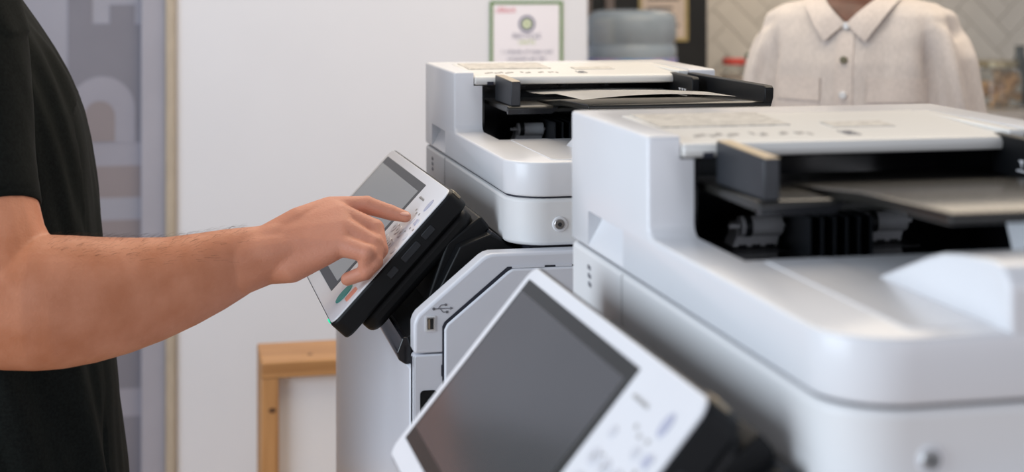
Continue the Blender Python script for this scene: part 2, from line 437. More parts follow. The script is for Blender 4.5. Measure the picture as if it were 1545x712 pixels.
# USB trident symbol
bm = bmesh.new()
sx, sz = 0.2645, 1.0150
prism(disc(sx, sz, 0.0016, 0.0016, 14), 'y', 1.5795, 1.581, bm)
box(bm, sx, sx+0.0175, 1.5795, 1.581, sz-0.0004, sz+0.0004)
prism([(sx+0.0175, sz-0.0016), (sx+0.0208, sz), (sx+0.0175, sz+0.0016)], 'y', 1.5795, 1.581, bm)
prism([(sx+0.004, sz), (sx+0.005, sz), (sx+0.008, sz+0.0034), (sx+0.012, sz+0.0034), (sx+0.012, sz+0.0042), (sx+0.0076, sz+0.0042)], 'y', 1.5795, 1.581, bm)
prism(disc(sx+0.0128, sz+0.0038, 0.0014, 0.0014, 12), 'y', 1.5795, 1.581, bm)
prism([(sx+0.006, sz), (sx+0.007, sz), (sx+0.0100, sz-0.0034), (sx+0.0135, sz-0.0034), (sx+0.0135, sz-0.0042), (sx+0.0096, sz-0.0042)], 'y', 1.5795, 1.581, bm)
box(bm, sx+0.0130, sx+0.0156, 1.5795, 1.581, sz-0.0051, sz-0.0025)
part('usb_symbol', bm, 'print', smooth=False)
part('door_mark', B(0.2314, 0.233, 2.13, 2.142, 0.915, 0.940), 'printl', smooth=False)

# --- black console under the control panel
con = [(0.2400, 0.9530), (0.2330, 0.9575), (0.2310, 0.9640), (0.2375, 0.9800), (0.2440, 0.9830), (0.318, 1.0480), (0.345, 1.0560), (0.42, 1.0560), (0.42, 0.9530)]
part('console', prism(con, 'y', 1.606, 2.19), 'black', bevel=0.002)
part('console_lip', prism([(0.2385, 0.9520), (0.2310, 0.9570), (0.2290, 0.9650), (0.2350, 0.9805), (0.2410, 0.9815), (0.2500, 0.9530)], 'y', 1.604, 2.195), 'gloss', bevel=0.0015)
part('neck', B(0.375, 0.86, 1.612, 2.165, 1.040, 1.078), 'groove', smooth=False)
part('hinge_cover', prism([(0.2772, 0.985), (0.2760, 1.0148), (0.3036, 1.0687), (0.3375, 1.0810), (0.350, 1.0745), (0.372, 1.0600), (0.372, 1.02)], 'y', 1.640, 1.990), 'black', bevel=0.0018)
part('hinge_edge', prism([(0.3375, 1.0805), (0.3400, 1.0835), (0.3515, 1.0750), (0.3490, 1.0740)], 'y', 1.642, 1.99), 'char', bevel=0.0006)
part('hinge_arm', prism([(0.268, 1.000), (0.292, 1.070), (0.331, 1.098), (0.341, 1.086), (0.325, 1.05), (0.30, 1.00)], 'y', 1.660, 1.975), 'black', bevel=0.003)

# --- scanner
rd = prism(rrect(0.352, 0.88, 1.600, 2.175, [0.042, 0.01, 0.01, 0.008], 10), 'z', 1.0728, 1.1235)
reader = part('reader_unit', rd, 'reader', bevel=0.004, seg=3)
part('reader_seam', B(0.3515, 0.3535, 2.0125, 2.0133, 1.078, 1.122), 'printl', smooth=False)
for k in range(3):
    part('status_mark', prism([(2.1160-0.001*k, 1.1085-0.0072*k), (2.1080-0.001*k, 1.1078-0.0072*k), (2.1080-0.001*k, 1.1110-0.0072*k), (2.1160-0.001*k, 1.1120-0.0072*k)], 'x', 0.3512, 0.353), 'print', smooth=False)
sc_ = part('screw_cap', prism(disc(0.4060, 1.0960, 0.0085, 0.0085, 28), 'y', 1.5985, 1.603), 'white', bevel=0.0012)
obj('screw_head', prism(disc(0.4056, 1.0960, 0.0060, 0.0060, 24), 'y', 1.5975, 1.600), 'chrome', sc_, OFF, bevel=0.0008)
obj('screw_recess', prism(disc(0.4056, 1.0960, 0.0024, 0.0024, 6), 'y', 1.5970, 1.599), 'slot', sc_, OFF)
part('shadow_gap', prism(rrect(0.356, 0.87, 1.604, 2.17, [0.040, 0.01, 0.01, 0.008], 8), 'z', 1.122, 1.1262), 'groove', smooth=False)

# --- document feeder housing (lid + tower in one moulding)
XB = 0.710
L = [(2.175, 1.1255), (1.600, 1.1255), (1.600, 1.1632), (1.9350, 1.1632), (1.9410, 1.1650), (1.9450, 1.1700), (1.9450, 1.2405), (2.175, 1.2415)]
hb = prism(L, 'x', 0.352, XB)
e = [ed for ed in hb.edges if all(abs(v.co.y-1.600) < 1e-5 and abs(v.co.x-0.352) < 1e-5 for v in ed.verts)]
bmesh.ops.bevel(hb, geom=e, offset=0.045, segments=10, profile=0.5, affect='EDGES')
e = [ed for ed in hb.edges if all(abs(v.co.y-1.600) < 1e-5 and abs(v.co.x-XB) < 1e-5 for v in ed.verts)]
bmesh.ops.bevel(hb, geom=e, offset=0.02, segments=5, profile=0.5, affect='EDGES')
hs = part('feeder_housing', hb, 'white')
b = hs.modifiers.new('bevel', 'BEVEL'); b.width = 0.0035; b.segments = 3; b.limit_method = 'ANGLE'; b.angle_limit = R(32)
apply_mods(hs)
def rel(bm): bmesh.ops.translate(bm, verts=bm.verts, vec=-Vector(OFF)); return bm
grip = prism([(0.340, 1.1150), (0.3445, 1.1150), (0.364, 1.1500), (0.364, 1.1585), (0.340, 1.1585)], 'y', 2.010, 2.1160)
boolean(hs, [rel(B(0.3895, 0.668, 1.838, 2.085, 1.137, 1.30)), rel(B(0.378, 0.672, 1.90, 2.110, 1.2225, 1.30)), rel(grip)])
for p in hs.data.polygons: p.use_smooth = True
hs.data.set_sharp_from_angle(angle=R(40))
# raised stop ramp at the end of the output tray
rp = [(1.770, 1.158), (1.766, 1.1640), (1.700, 1.1880), (1.680, 1.1940), (1.660, 1.1968), (1.625, 1.2000), (1.610, 1.1985), (1.6015, 1.1900), (1.6005, 1.158)]
part('stop_ramp', prism(rp, 'x', 0.455, 0.66), 'white', bevel=0.008, seg=5)
part('output_tray', prism(rrect(0.402, 0.452, 1.618, 1.836, 0.006, 4), 'z', 1.1625, 1.1640), 'white', bevel=0.0007)
part('rear_block', prism([(0.575, 1.160), (0.565, 1.2000), (0.570, 1.204), (0.66, 1.204), (0.66, 1.16)], 'y', 1.710, 1.800), 'white', bevel=0.004)

# --- feed bay (black lining) with ribs and pick-up rollers
bay = bmesh.new()
box(bay, 0.3900, 0.6675, 2.078, 2.0848, 1.1375, 1.2220)     # rear wall
box(bay, 0.3898, 0.3925, 1.8385, 2.080, 1.1375, 1.1560)     # low side walls
box(bay, 0.3898, 0.3925, 1.9460, 2.080, 1.1560, 1.2220)
box(bay, 0.6650, 0.6677, 1.9460, 2.080, 1.1375, 1.2220)
box(bay, 0.3898, 0.6677, 1.8385, 2.080, 1.1372, 1.1400)     # floor
box(bay, 0.3925, 0.6650, 1.8385, 1.8415, 1.1375, 1.1600)
part('feed_bay', bay, 'gloss', smooth=False)
for k in range(6):
    x = 0.489 + 0.0105*k
    part('rib', B(x, x+0.0016, 1.955, 2.078, 1.1400, 1.172), 'char', smooth=False)
for k in range(3):
    part('ceiling_sensor', prism(disc(0.470+0.06*k, 1.2145, 0.004, 0.003, 10), 'y', 2.060, 2.078), 'char')
for k, x in enumerate((0.4455, 0.556)):
    rk = part('pickup_roller', prism(disc(2.006, 1.1590, 0.0085, 0.0085, 20), 'x', x+0.004, x+0.040), 'rollw', bevel=0.001)
    obj('bracket', prism([(x-0.001, 1.1415), (x+0.038, 1.1415), (x+0.043, 1.1600), (x+0.004, 1.1600), (x+0.003, 1.150)], 'y', 2.008, 2.030), 'rollw', rk, OFF, bevel=0.001)
    obj('band', prism(disc(2.006, 1.1590, 0.0089, 0.0089, 20), 'x', x+0.007, x+0.013), 'slot', rk, OFF)
    obj('axle', prism(disc(2.006, 1.1590, 0.002, 0.002, 12), 'x', x-0.005, x+0.046), 'rollw', rk, OFF)
    for q in range(3):
        obj('bracket_slot', B(x+0.004+0.012*q, x+0.011+0.012*q, 2.0072, 2.009, 1.1412, 1.1435), 'slot', rk, OFF, smooth=False)
    obj('seat_block', B(x-0.006, x+0.046, 1.990, 2.05, 1.138, 1.1405), 'char', rk, OFF, smooth=False)

# --- top cover with labels
tc_ = [(1.9405, 1.2240), (1.9390, 1.2300), (1.9420, 1.2345), (1.955, 1.2362), (2.06, 1.2412), (2.108, 1.2420), (2.108, 1.2240)]
cov = part('top_cover', prism(tc_, 'x', 0.3790, 0.6550), 'cover', bevel=0.0022, seg=3)
part('cover_rear', prism([(1.9435, 1.2240), (1.9440, 1.2395), (2.108, 1.2415), (2.108, 1.2240)], 'x', 0.6560, 0.6715), 'cover', bevel=0.0015)
obj('cover_notch', B(0.395, 0.4035, 1.9385, 1.95, 1.2238, 1.2280), 'groove', cov, OFF, smooth=False)
def slope_z(y): return 1.2345 + (y-1.942)/(2.06-1.942)*(1.2412-1.2345) if y < 2.06 else 1.2412+(y-2.06)*0.0166
def patch(x0, x1, y0, y1, h=0.0003):
    bm = bmesh.new()
    v = [bm.verts.new(p) for p in [(x0, y0, slope_z(y0)+h+0.0009), (x1, y0, slope_z(y0)+h+0.0009), (x1, y1, slope_z(y1)+h+0.0009), (x0, y1, slope_z(y1)+h+0.0009)]]
    w = [bm.verts.new((q.co.x, q.co.y, q.co.z-0.0012)) for q in v]
    bm.faces.new(v); bm.faces.new(w[::-1])
    for i in range(4): bm.faces.new([v[i], w[i], w[(i+1) % 4], v[(i+1) % 4]])
    return bm
obj('instruction_label', patch(0.386, 0.500, 2.020, 2.104), 'label', cov, OFF, smooth=False)
obj('caution_label', patch(0.530, 0.585, 2.000, 2.030), 'label', cov, OFF, smooth=False)
bm = bmesh.new()
for i in range(22):
    if i in (9, 10, 14, 15, 18): continue
    x = 0.398 + 0.0046*i
    y = 1.966 + 0.004*((i*7) % 3)
    t = patch(x, x+0.0030, y, y+0.007+0.003*(i % 2))
    me = bpy.data.meshes.new('t'); t.to_mesh(me); t.free(); bm.from_mesh(me); bpy.data.meshes.remove(me)
obj('size_marks', bm, 'markp', cov, OFF, smooth=False)
bm = bmesh.new()
for (x0, x1, y0, y1) in [(0.524, 0.5255, 1.960, 1.982), (0.524, 0.536, 1.960, 1.9625), (0.5345, 0.536, 1.960, 1.976), (0.527, 0.533, 1.966, 1.968), (0.527, 0.533, 1.970, 1.972), (0.527, 0.533, 1.974, 1.976), (0.528, 0.536, 1.979, 1.981)]:
    t = patch(x0, x1, y0, y1); me = bpy.data.meshes.new('t'); t.to_mesh(me); t.free(); bm.from_mesh(me); bpy.data.meshes.remove(me)
obj('sheet_symbol', bm, 'print', cov, OFF, smooth=False)

# --- document tray with its two side guides
tr = bmesh.new()
prism([(2.000, 1.1960), (1.8375, 1.1960), (1.8360, 1.2010), (1.8400, 1.2045), (2.000, 1.2020)], 'x', 0.4000, 0.6680, tr)
prism([(1.930, 1.1990), (1.860, 1.2010), (1.800, 1.2070), (1.676, 1.2110), (1.673, 1.2135), (1.674, 1.2170), (1.678, 1.2190), (1.800, 1.2150), (1.870, 1.2085), (1.930, 1.2045)], 'x', 0.4580, 0.6800, tr)
tray = part('document_tray', tr, 'tray', bevel=0.0024, seg=3)
obj('tray_wall', prism([(1.950, 1.206), (1.690, 1.2100), (1.6760, 1.2140), (1.6700, 1.2230), (1.6690, 1.2340), (1.6740, 1.2372), (1.950, 1.2365)], 'x', 0.6700, 0.6810), 'black', tray, OFF, bevel=0.0015)
obj('tray_edge', prism([(0.4000, 1.1945), (0.4560, 1.1945), (0.4640, 1.2030), (0.4560, 1.2010), (0.4000, 1.2000)], 'y', 1.8350, 1.842), 'gloss', tray, OFF, smooth=False)
g1 = part('side_guide', prism([(1.842, 1.2040), (1.940, 1.2040), (1.940, 1.2365), (1.842, 1.2340)], 'x', 0.4055, 0.4175), 'char', bevel=0.0012)
obj('guide_cap', prism([(1.842, 1.2338), (1.940, 1.2363), (1.940, 1.2370), (1.842, 1.2346)], 'x', 0.4060, 0.4172), 'goldc', g1, OFF, smooth=False)
g2 = part('side_guide', prism([(1.862, 1.2040), (1.955, 1.2040), (1.955, 1.2365), (1.866, 1.2352), (1.862, 1.2320)], 'x', 0.6480, 0.6580), 'black', bevel=0.0012)
bm = bmesh.new()
for k in range(3):
    y = 1.915 - 0.0105*k
    prism([(y, 1.2185), (y-0.008, 1.2185), (y-0.004, 1.2150)], 'x', 0.6475, 0.6482, bm)
    box(bm, 0.6475, 0.6482, y-0.0046, y-0.0034, 1.2125, 1.216)
box(bm, 0.6475, 0.6482, 1.882, 1.918, 1.2095, 1.2107)
obj('guide_symbol', bm, 'panelw', g2, OFF, smooth=False)

# --- control panel (own frame: x towards the copier's right, y up the slope, z out of the face)
PW, PH = 0.4211, 0.1917
pb = prism(rrect(-PW/2-0.002, PW/2+0.002, -PH/2-0.002, PH/2+0.002, 0.013, 6), 'z', -0.026, -0.0012)
pan = obj('control_panel', pb, 'black', cop, bevel=0.003, seg=2)
def pp(name, bm, m, **k): return obj(name, bm, m, pan, **k)
pp('back_shell', prism(rrect(-PW/2+0.008, PW/2-0.004, -PH/2+0.020, PH/2-0.004, 0.018, 6), 'z', -0.047, -0.025), 'black', bevel=0.008, seg=4)
pp('front_plate', prism(rrect(-PW/2, PW/2, -PH/2, PH/2, 0.012, 6), 'z', -0.004, 0.0), 'panelw', bevel=0.0009)
pp('screen_border', prism(rrect(-0.1985, 0.1020, -0.0778, 0.0846, 0.0012, 2), 'z', -0.002, 0.0003), 'bezel', smooth=False)
pp('screen', prism(rrect(-0.1985+0.004, 0.0915, -0.0655, 0.0735, 0.0006, 2), 'z', -0.002, 0.0005), 'screen', smooth=False)
for y0, y1 in [(0.038, 0.054), (0.005, 0.031), (-0.018, -0.005)]:
    pp('side_button', prism(rrect(y0, y1, -0.0165, -0.0085, 0.0015, 3), 'x', PW/2, PW/2+0.0032), 'slot', bevel=0.0006)
pp('corner_clip', prism([(0.1880, -0.0155), (0.2060, -0.0155), (0.2060, -0.0050), (0.1880, -0.0050)], 'y', PH/2, PH/2+0.0030), 'goldc', bevel=0.0006)
pp('status_led', B(0.1760, 0.1880, -PH/2-0.0026, -PH/2-0.0008, -0.0045, -0.0018), 'led', smooth=False)
pp('start_key', prism(disc(0.1612, -0.0665, 0.0120, 0.0135), 'z', -0.001, 0.0012), 'green', bevel=0.0004)
pp('stop_key', prism(rrect(0.1810, 0.1960, -0.0690, -0.0510, 0.003, 3), 'z', -0.001, 0.0010), 'orange', bevel=0.0004)
pp('power_key', prism(disc(0.1830, 0.0683, 0.0055, 0.0085), 'z', -0.001, 0.0008), 'keyblue', bevel=0.0003)
kme = None
for r_ in range(4):
    for c_ in range(3):
        x, y = 0.1270+0.0215*c_, 0.0250-0.0175*r_
        if kme is None:
            o = pp('number_key', prism(disc(0, 0, 0.0078, 0.0062, 18), 'z', -0.001, 0.0009), 'key', bevel=0.0003); kme = o.data
        else:
            o0 = o; o = bpy.data.objects.new('number_key', kme); link(o, pan)
            mb = o.modifiers.new('bevel', 'BEVEL'); mb.width = 0.0003; mb.segments = 1
        o.location = (x, y, 0)
for x, y in [(0.1270, 0.0440), (0.1720, 0.0445), (0.1940, 0.0470), (0.1990, 0.0260), (0.1990, 0.0060), (0.1990, -0.0150), (0.1600, -0.0450), (0.1350, -0.0480)]:
    pp('small_key', prism(disc(x, y, 0.0052, 0.0045, 14), 'z', -0.001, 0.0008), 'key', bevel=0.0003)
bm = bmesh.new()
for i in range(9):
    box(bm, 0.1180+0.0034*i, 0.1180+0.0034*i+0.0022, 0.0680, 0.0680+0.0022+0.001*(i % 2), -0.001, 0.0003)
for r_ in range(4):
    for c_ in range(3):
        x, y = 0.1270+0.0215*c_, 0.0250-0.0175*r_
        box(bm, x-0.001, x+0.0012, y-0.0018, y+0.0018, 0.0, 0.0011)
        if (r_+c_) % 2 == 0: box(bm, x+0.0085, x+0.0110, y+0.004, y+0.006, 0.0, 0.0003)
for x, y in [(0.150, 0.056), (0.162, 0.053), (0.176, 0.054), (0.188, 0.036), (0.204, 0.037), (0.141, -0.034), (0.178, -0.041)]:
    box(bm, x-0.0022, x+0.0022, y-0.0014, y+0.0014, -0.001, 0.0003)
pp('key_print', bm, 'markp', smooth=False)
bm = bmesh.new(); box(bm, 0.1880, 0.1965, 0.0415, 0.0490, -0.001, 0.0011)
pp('counter_key', bm, 'keyblue', smooth=False)

def panel_matrix(c, tilt, yaw):
    hv = Vector((math.cos(tilt), 0, math.sin(tilt))); wv = Vector((0, -1, 0))
    rz = Matrix.Rotation(yaw, 3, 'Z'); hv = rz @ hv; wv = rz @ wv; nv = wv.cross(hv)
    m = Matrix((wv, hv, nv)).transposed().to_4x4()
    m.translation = Vector(c) - Vector(OFF)
    return m
def set_matrix(o, m):
    o.location = m.to_translation(); o.rotation_euler = m.to_euler()
PF = panel_matrix((0.2274, 1.8658, 1.0580), R(46.98), R(0.73))
set_matrix(pan, PF)
tag(cop, 'white office copier whose panel the man touches, sheet of paper in its feeder', 'copier', 'white office copiers standing in a row')

S = 0.83
cop2 = copy_tree(cop)
cop2.location = (RX, RY - S, 0)
tag(cop2, 'white office copier with an empty feeder tray and nobody at its panel', 'copier')
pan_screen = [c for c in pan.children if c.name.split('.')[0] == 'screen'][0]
pan_screen.data = pan_screen.data.copy(); pan_screen.data.materials[0] = M['screen_glow']
pan2 = [c for c in cop2.children if c.name.startswith('control_panel')][0]
PN = panel_matrix((0.2352, 1.0358 + S, 1.0464), R(50.06), R(0.60))
set_matrix(pan2, PN)

# sheet of paper in the far feeder
bm = bmesh.new()
nx, ny = 14, 14
g = []
for j in range(ny+1):
    row = []
    for i in range(nx+1):
        fx_, fy_ = i/nx, j/ny
        x = 0.452 + 0.190*fx_ - 0.014*(1-fy_)*0
        y = 1.676 + 0.290*fy_ + 0.012*fx_*(1-fy_)
        zt = 1.2190 - max(0, y-1.678)*0.033 if y < 1.80 else (1.2150 - (y-1.80)*0.093 if y < 1.87 else max(1.2046, 1.2085-(y-1.87)*0.06))
        z = zt + 0.0050 + 0.0045*math.sin(math.pi*fx_)*(0.35+0.65*(1-fy_)) + 0.004*fy_
        row.append(bm.verts.new((x, y, z)))
    g.append(row)
for j in range(ny):
    for i in range(nx): bm.faces.new([g[j][i], g[j][i+1], g[j+1][i+1], g[j+1][i]])
bmesh.ops.solidify(bm, geom=bm.faces[:], thickness=0.0006)
tag(obj('paper_sheet', bm, 'paper'), 'sheet of white paper lying in a copier feeder tray', 'paper')

# ================================================================== MAN IN BLACK T-SHIRT
MB = (-0.28, 2.02, 0.0)
man = empty('person', MB)
tag(man, 'person in black t-shirt reaching out to press a copier panel', 'person')
V = view_pt
# forearm + hand, fine mesh
bm = bmesh.new()
fore = [(-52, 468, 40, 1.553), (-40, 466, 66, 1.553), (-20, 464, 84, 1.555), (10, 460, 96, 1.560), (60, 456, 101, 1.570), (100, 455, 99, 1.580), (150, 451.5, 93, 1.596), (200, 445, 85.5, 1.612), (250, 435, 76.5, 1.630), (300, 420, 68, 1.646), (340, 406, 60, 1.659), (370, 395, 52, 1.668), (392, 386.5, 45.5, 1.673), (415, 378, 44, 1.676), (440, 371, 38, 1.678)]
rings = []
cth, sth = math.cos(TH), math.sin(TH)
for u, v, hp, d in fore:
    hz = hp/2300*d
    kd = 0.86 if u < 300 else 0.86 - 0.13*(u-300)/100
    kd = max(kd, 0.68)
    c = V(u, v, d)
    rings.append(ring(c, (0, 0, hz), (sth*hz*kd, cth*hz*kd, 0), 40, 0.94))
loft(rings, bm)
SH = (-0.245, 1.775, 1.335)
chain([(SH, 0.062), (V(-22, 300, 1.600), 0.0515), (V(0, 430, 1.565), 0.056)], bm, 3)
# crease between upper arm and forearm filled softly
hull([(V(20, 345, 1.590), 0.030), (V(40, 420, 1.573), 0.040), (V(0, 400, 1.57), 0.05)], bm, 2)
def px(p): return (V(p[0], p[1], p[2]), p[3])
iM, iP, iD, iT = (497, 313.5, 1.712, .0128), (553, 309.5, 1.7165, .0104), (589, 320.5, 1.7160, .0088), (612, 327, 1.7140, .0067)
mM, mP, mD, mT = (514, 325, 1.694, .0135), (565, 345, 1.690, .0108), (574, 377, 1.6720, .0088), (564, 394, 1.664, .0076)
rM, rP, rD, rT = (517, 344, 1.677, .0132), (564, 368, 1.668, .0106), (566, 395, 1.6540, .0088), (554, 409, 1.652, .0078)
pM, pP, pD, pT = (515, 370, 1.662, .0125), (554, 382, 1.650, .0098), (551.5, 411, 1.656, .0084), (524, 421, 1.662, .0076)
for f in ((iM, iP, iD, iT), (mM, mP, mD, mT), (rM, rP, rD, rT), (pM, pP, pD, pT)):
    chain([px(q) for q in f], bm, 3)
    # knuckle fullness
    a, b_ = f[0], f[1]
    for q, k in ((f[1], 1.06), (f[2], 1.05)):
        hull([(V(q[0], q[1], q[2]), q[3]*k)], bm, 3)
W1, W2 = (404, 368, 1.676, .0215), (404, 402, 1.670, .0195)
hull([px((355, 392, 1.664, .0300)), px((362, 408, 1.664, .0270)), px(W1), px(W2), px((455, 372, 1.676, .022))], bm, 3)
for a, b_ in ((iM, mM), (mM, rM), (rM, pM)):
    hull([px(W1), px(W2), px(a), px(b_)], bm, 3)
hull([px(W2), px((440, 404, 1.662, .0165)), px((490, 384, 1.660, .0125)), px(pM)], bm, 3)      # outer edge of the palm
hull([px(W1), px((450, 335, 1.690, .0165)), px(iM)], bm, 3)
hull([px((440, 375, 1.70, .018)), px((490, 365, 1.715, .012)), px(iM), px(pM)], bm, 3)          # palm side
# thumb, on the far side of the palm
chain([px((425, 372, 1.705, .016)), px((470, 372, 1.732, .0135)), px((512, 362, 1.742, .0105)), px((540, 356, 1.742, .0085))], bm, 3)
armme = remesh(bm, 0.0017, 9, 0.5)
# rest of the body, coarser
bm = bmesh.new()
cx_, cy_ = -0.28, 2.02
def tor(z, xf, xb, hw, e=0.85): return ring(((xf+xb)/2, cy_, z), ((xf-xb)/2, 0, 0), (0, hw, 0), 40, e)
loft([tor(0.78, -0.15, -0.38, 0.15), tor(0.95, -0.15, -0.38, 0.15), tor(1.1, -0.15, -0.39, 0.155), tor(1.25, -0.18, -0.40, 0.165), tor(1.33, -0.225, -0.39, 0.165), tor(1.39, -0.25, -0.37, 0.10)], bm)
chain([((-0.315, cy_, 1.36), 0.062), ((-0.295, cy_, 1.50), 0.058)], bm)                    # neck
hull([((-0.285, cy_, 1.635), 0.088), ((-0.255, cy_, 1.625), 0.080), ((-0.31, cy_, 1.65), 0.090)], bm)
hull([((-0.255, cy_, 1.59), 0.066), ((-0.222, cy_, 1.545), 0.036)], bm)                   # jaw
hull([((-0.176, cy_, 1.625), 0.010), ((-0.158, cy_, 1.590), 0.014)], bm)                  # nose
hull([((-0.182, cy_-0.016, 1.557), 0.009), ((-0.182, cy_+0.016, 1.557), 0.009)], bm)      # mouth
for s in (-1, 1):
    hull([((-0.285, cy_+s*0.092, 1.60), 0.012), ((-0.295, cy_+s*0.098, 1.635), 0.016)], bm)
    hull([((-0.185, cy_+s*0.034, 1.645), 0.012)], bm)
    lx = -0.265 if s < 0 else -0.245
    chain([((lx, cy_+s*0.085, 0.80), 0.088), ((lx+0.01, cy_+s*0.10, 0.48), 0.066), ((lx-0.01, cy_+s*0.105, 0.36), 0.062), ((lx-0.02, cy_+s*0.105, 0.10), 0.042)], bm)
    hull([((lx-0.04, cy_+s*0.105, 0.045), 0.040), ((lx+0.14, cy_+s*0.12, 0.032), 0.030)], bm)
hull([((-0.26, cy_-0.07, 0.86), 0.09), ((-0.26, cy_+0.07, 0.86), 0.09)], bm)
# left arm hanging, hidden behind the torso
chain([((-0.28, cy_+0.20, 1.335), 0.058), ((-0.29, cy_+0.255, 1.04), 0.046), ((-0.22, cy_+0.26, 0.80), 0.032)], bm)
hull([((-0.215, cy_+0.26, 0.79), 0.026), ((-0.19, cy_+0.262, 0.72), 0.024), ((-0.22, cy_+0.262, 0.71), 0.022)], bm)
for k in range(4):
    x0 = -0.180 - 0.017*k
    chain([((x0, cy_+0.262, 0.715), 0.010), ((x0+0.004, cy_+0.262, 0.675), 0.009), ((x0, cy_+0.258, 0.645), 0.0075)], bm)
chain([((-0.19, cy_+0.25, 0.765), 0.012), ((-0.160, cy_+0.243, 0.735), 0.010), ((-0.150, cy_+0.24, 0.705), 0.008)], bm)
hull([(SH, 0.056), ((-0.28, cy_-0.14, 1.33), 0.06)], bm)
bodyme = remesh(bm, 0.007, 5, 0.5)
bm = bmesh.new(); bm.from_mesh(armme); bm.from_mesh(bodyme)
me = bpy.data.meshes.new('body'); bm.to_mesh(me); bm.free()
mesh_obj('body', me, 'skin', man, MB)

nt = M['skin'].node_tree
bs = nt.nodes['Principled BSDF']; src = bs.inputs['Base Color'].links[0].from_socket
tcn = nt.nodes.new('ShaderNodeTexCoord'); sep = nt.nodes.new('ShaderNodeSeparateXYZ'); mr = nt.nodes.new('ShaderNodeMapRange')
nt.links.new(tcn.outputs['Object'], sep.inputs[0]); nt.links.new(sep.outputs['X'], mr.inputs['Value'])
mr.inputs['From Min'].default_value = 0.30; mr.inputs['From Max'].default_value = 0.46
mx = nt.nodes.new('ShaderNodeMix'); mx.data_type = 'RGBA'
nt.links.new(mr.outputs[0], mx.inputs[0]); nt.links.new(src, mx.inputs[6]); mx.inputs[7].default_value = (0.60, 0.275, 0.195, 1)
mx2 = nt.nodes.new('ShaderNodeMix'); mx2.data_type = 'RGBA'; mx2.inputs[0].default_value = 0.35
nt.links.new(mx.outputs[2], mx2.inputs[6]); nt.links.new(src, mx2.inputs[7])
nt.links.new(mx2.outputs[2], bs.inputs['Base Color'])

# finger nail
nb = bmesh.new()
bmesh.ops.create_uvsphere(nb, u_segments=14, v_segments=8, radius=1.0)
cN = V(610.5, 321.7, 1.7105)
dx = (V(612, 327, 1.714) - V(589, 320.5, 1.716)).normalized()
up = Vector((0.15, -0.45, 0.88)); up = (up - dx*up.dot(dx)).normalized(); sd = dx.cross(up)
mm = Matrix((dx*0.0062, sd*0.0048, up*0.0013)).transposed().to_4x4(); mm.translation = cN
bmesh.ops.transform(nb, matrix=mm, verts=nb.verts)
obj('finger_nail', nb, 'nail', man, MB)

# t-shirt
bm = bmesh.new()
prof = [(1.415, -0.262, -0.360, 0.070), (1.400, -0.246, -0.375, 0.110), (1.370, -0.216, -0.405, 0.175), (1.335, -0.192, -0.425, 0.205), (1.305, -0.173, -0.435, 0.218), (1.270, -0.151, -0.445, 0.222), (1.228, -0.129, -0.448, 0.222),
        (1.193, -0.115, -0.448, 0.220), (1.155, -0.107, -0.445, 0.216), (1.100, -0.100, -0.440, 0.212), (1.040, -0.0936, -0.435, 0.208), (0.950, -0.084, -0.430, 0.206), (0.870, -0.0737, -0.428, 0.206), (0.810, -0.0687, -0.426, 0.206), (0.730, -0.0613, -0.424, 0.206), (0.675, -0.058, -0.422, 0.205), (0.672, -0.075, -0.40, 0.19)]
loft([tor(z, a, b_, w, 0.88) for z, a, b_, w in prof], bm)
# right sleeve
ax_d = (V(-22, 300, 1.600) - Vector(SH)).normalized()
def sl(t, r): 
    c = Vector(SH) + (V(-22, 300, 1.600) - Vector(SH))*t
    u = Vector((1, 0, 0)); u = (u - ax_d*u.dot(ax_d)).normalized(); w = ax_d.cross(u)
    return ring(c, u*r, w*r, 36)
loft([sl(-0.22, 0.045), sl(-0.12, 0.066), sl(0.0, 0.076), sl(0.25, 0.074), sl(0.5, 0.067), sl(0.8, 0.059), sl(1.06, 0.0545)], bm)
hull([((-0.26, 1.80, 1.345), 0.068), ((-0.30, 1.92, 1.375), 0.050), ((-0.28, 1.86, 1.28), 0.07)], bm, 3)
chain([((-0.28, cy_+0.17, 1.345), 0.066), ((-0.285, cy_+0.235, 1.14), 0.062)], bm, 3)
sm = remesh(bm, 0.0048, 8, 0.5)
# drape folds
NRM = [v.normal.copy() for v in sm.vertices]
for v in sm.vertices:
    p = v.co.copy()
    side = 1.0
    fall = min(1, max(0, (1.36-p.z)/0.12))
    ph = (p.x*0.75 + p.y*0.55)
    f = noise.noise(Vector((p.x*26 + (p.z-1.3)*9.0, p.y*11, p.z*2.2)))*0.015 + noise.noise(Vector((p.x*44+p.z*14, p.y*36, p.z*4+3)))*0.0065
    if p.x > -0.125 and p.y > 1.93: f *= 0.35
    if p.y < 1.80 and p.z < 1.30: f = f*0.25 + 0.001
    v.co = p + NRM[v.index]*f*fall
mesh_obj('t_shirt', sm, 'bshirt', man, MB)
# sleeve hem band
bm = loft([sl(0.965, 0.0545), sl(0.975, 0.0560), sl(1.065, 0.0548), sl(1.075, 0.0535)])
obj('sleeve_hem', bm, 'bshirt', man, MB)
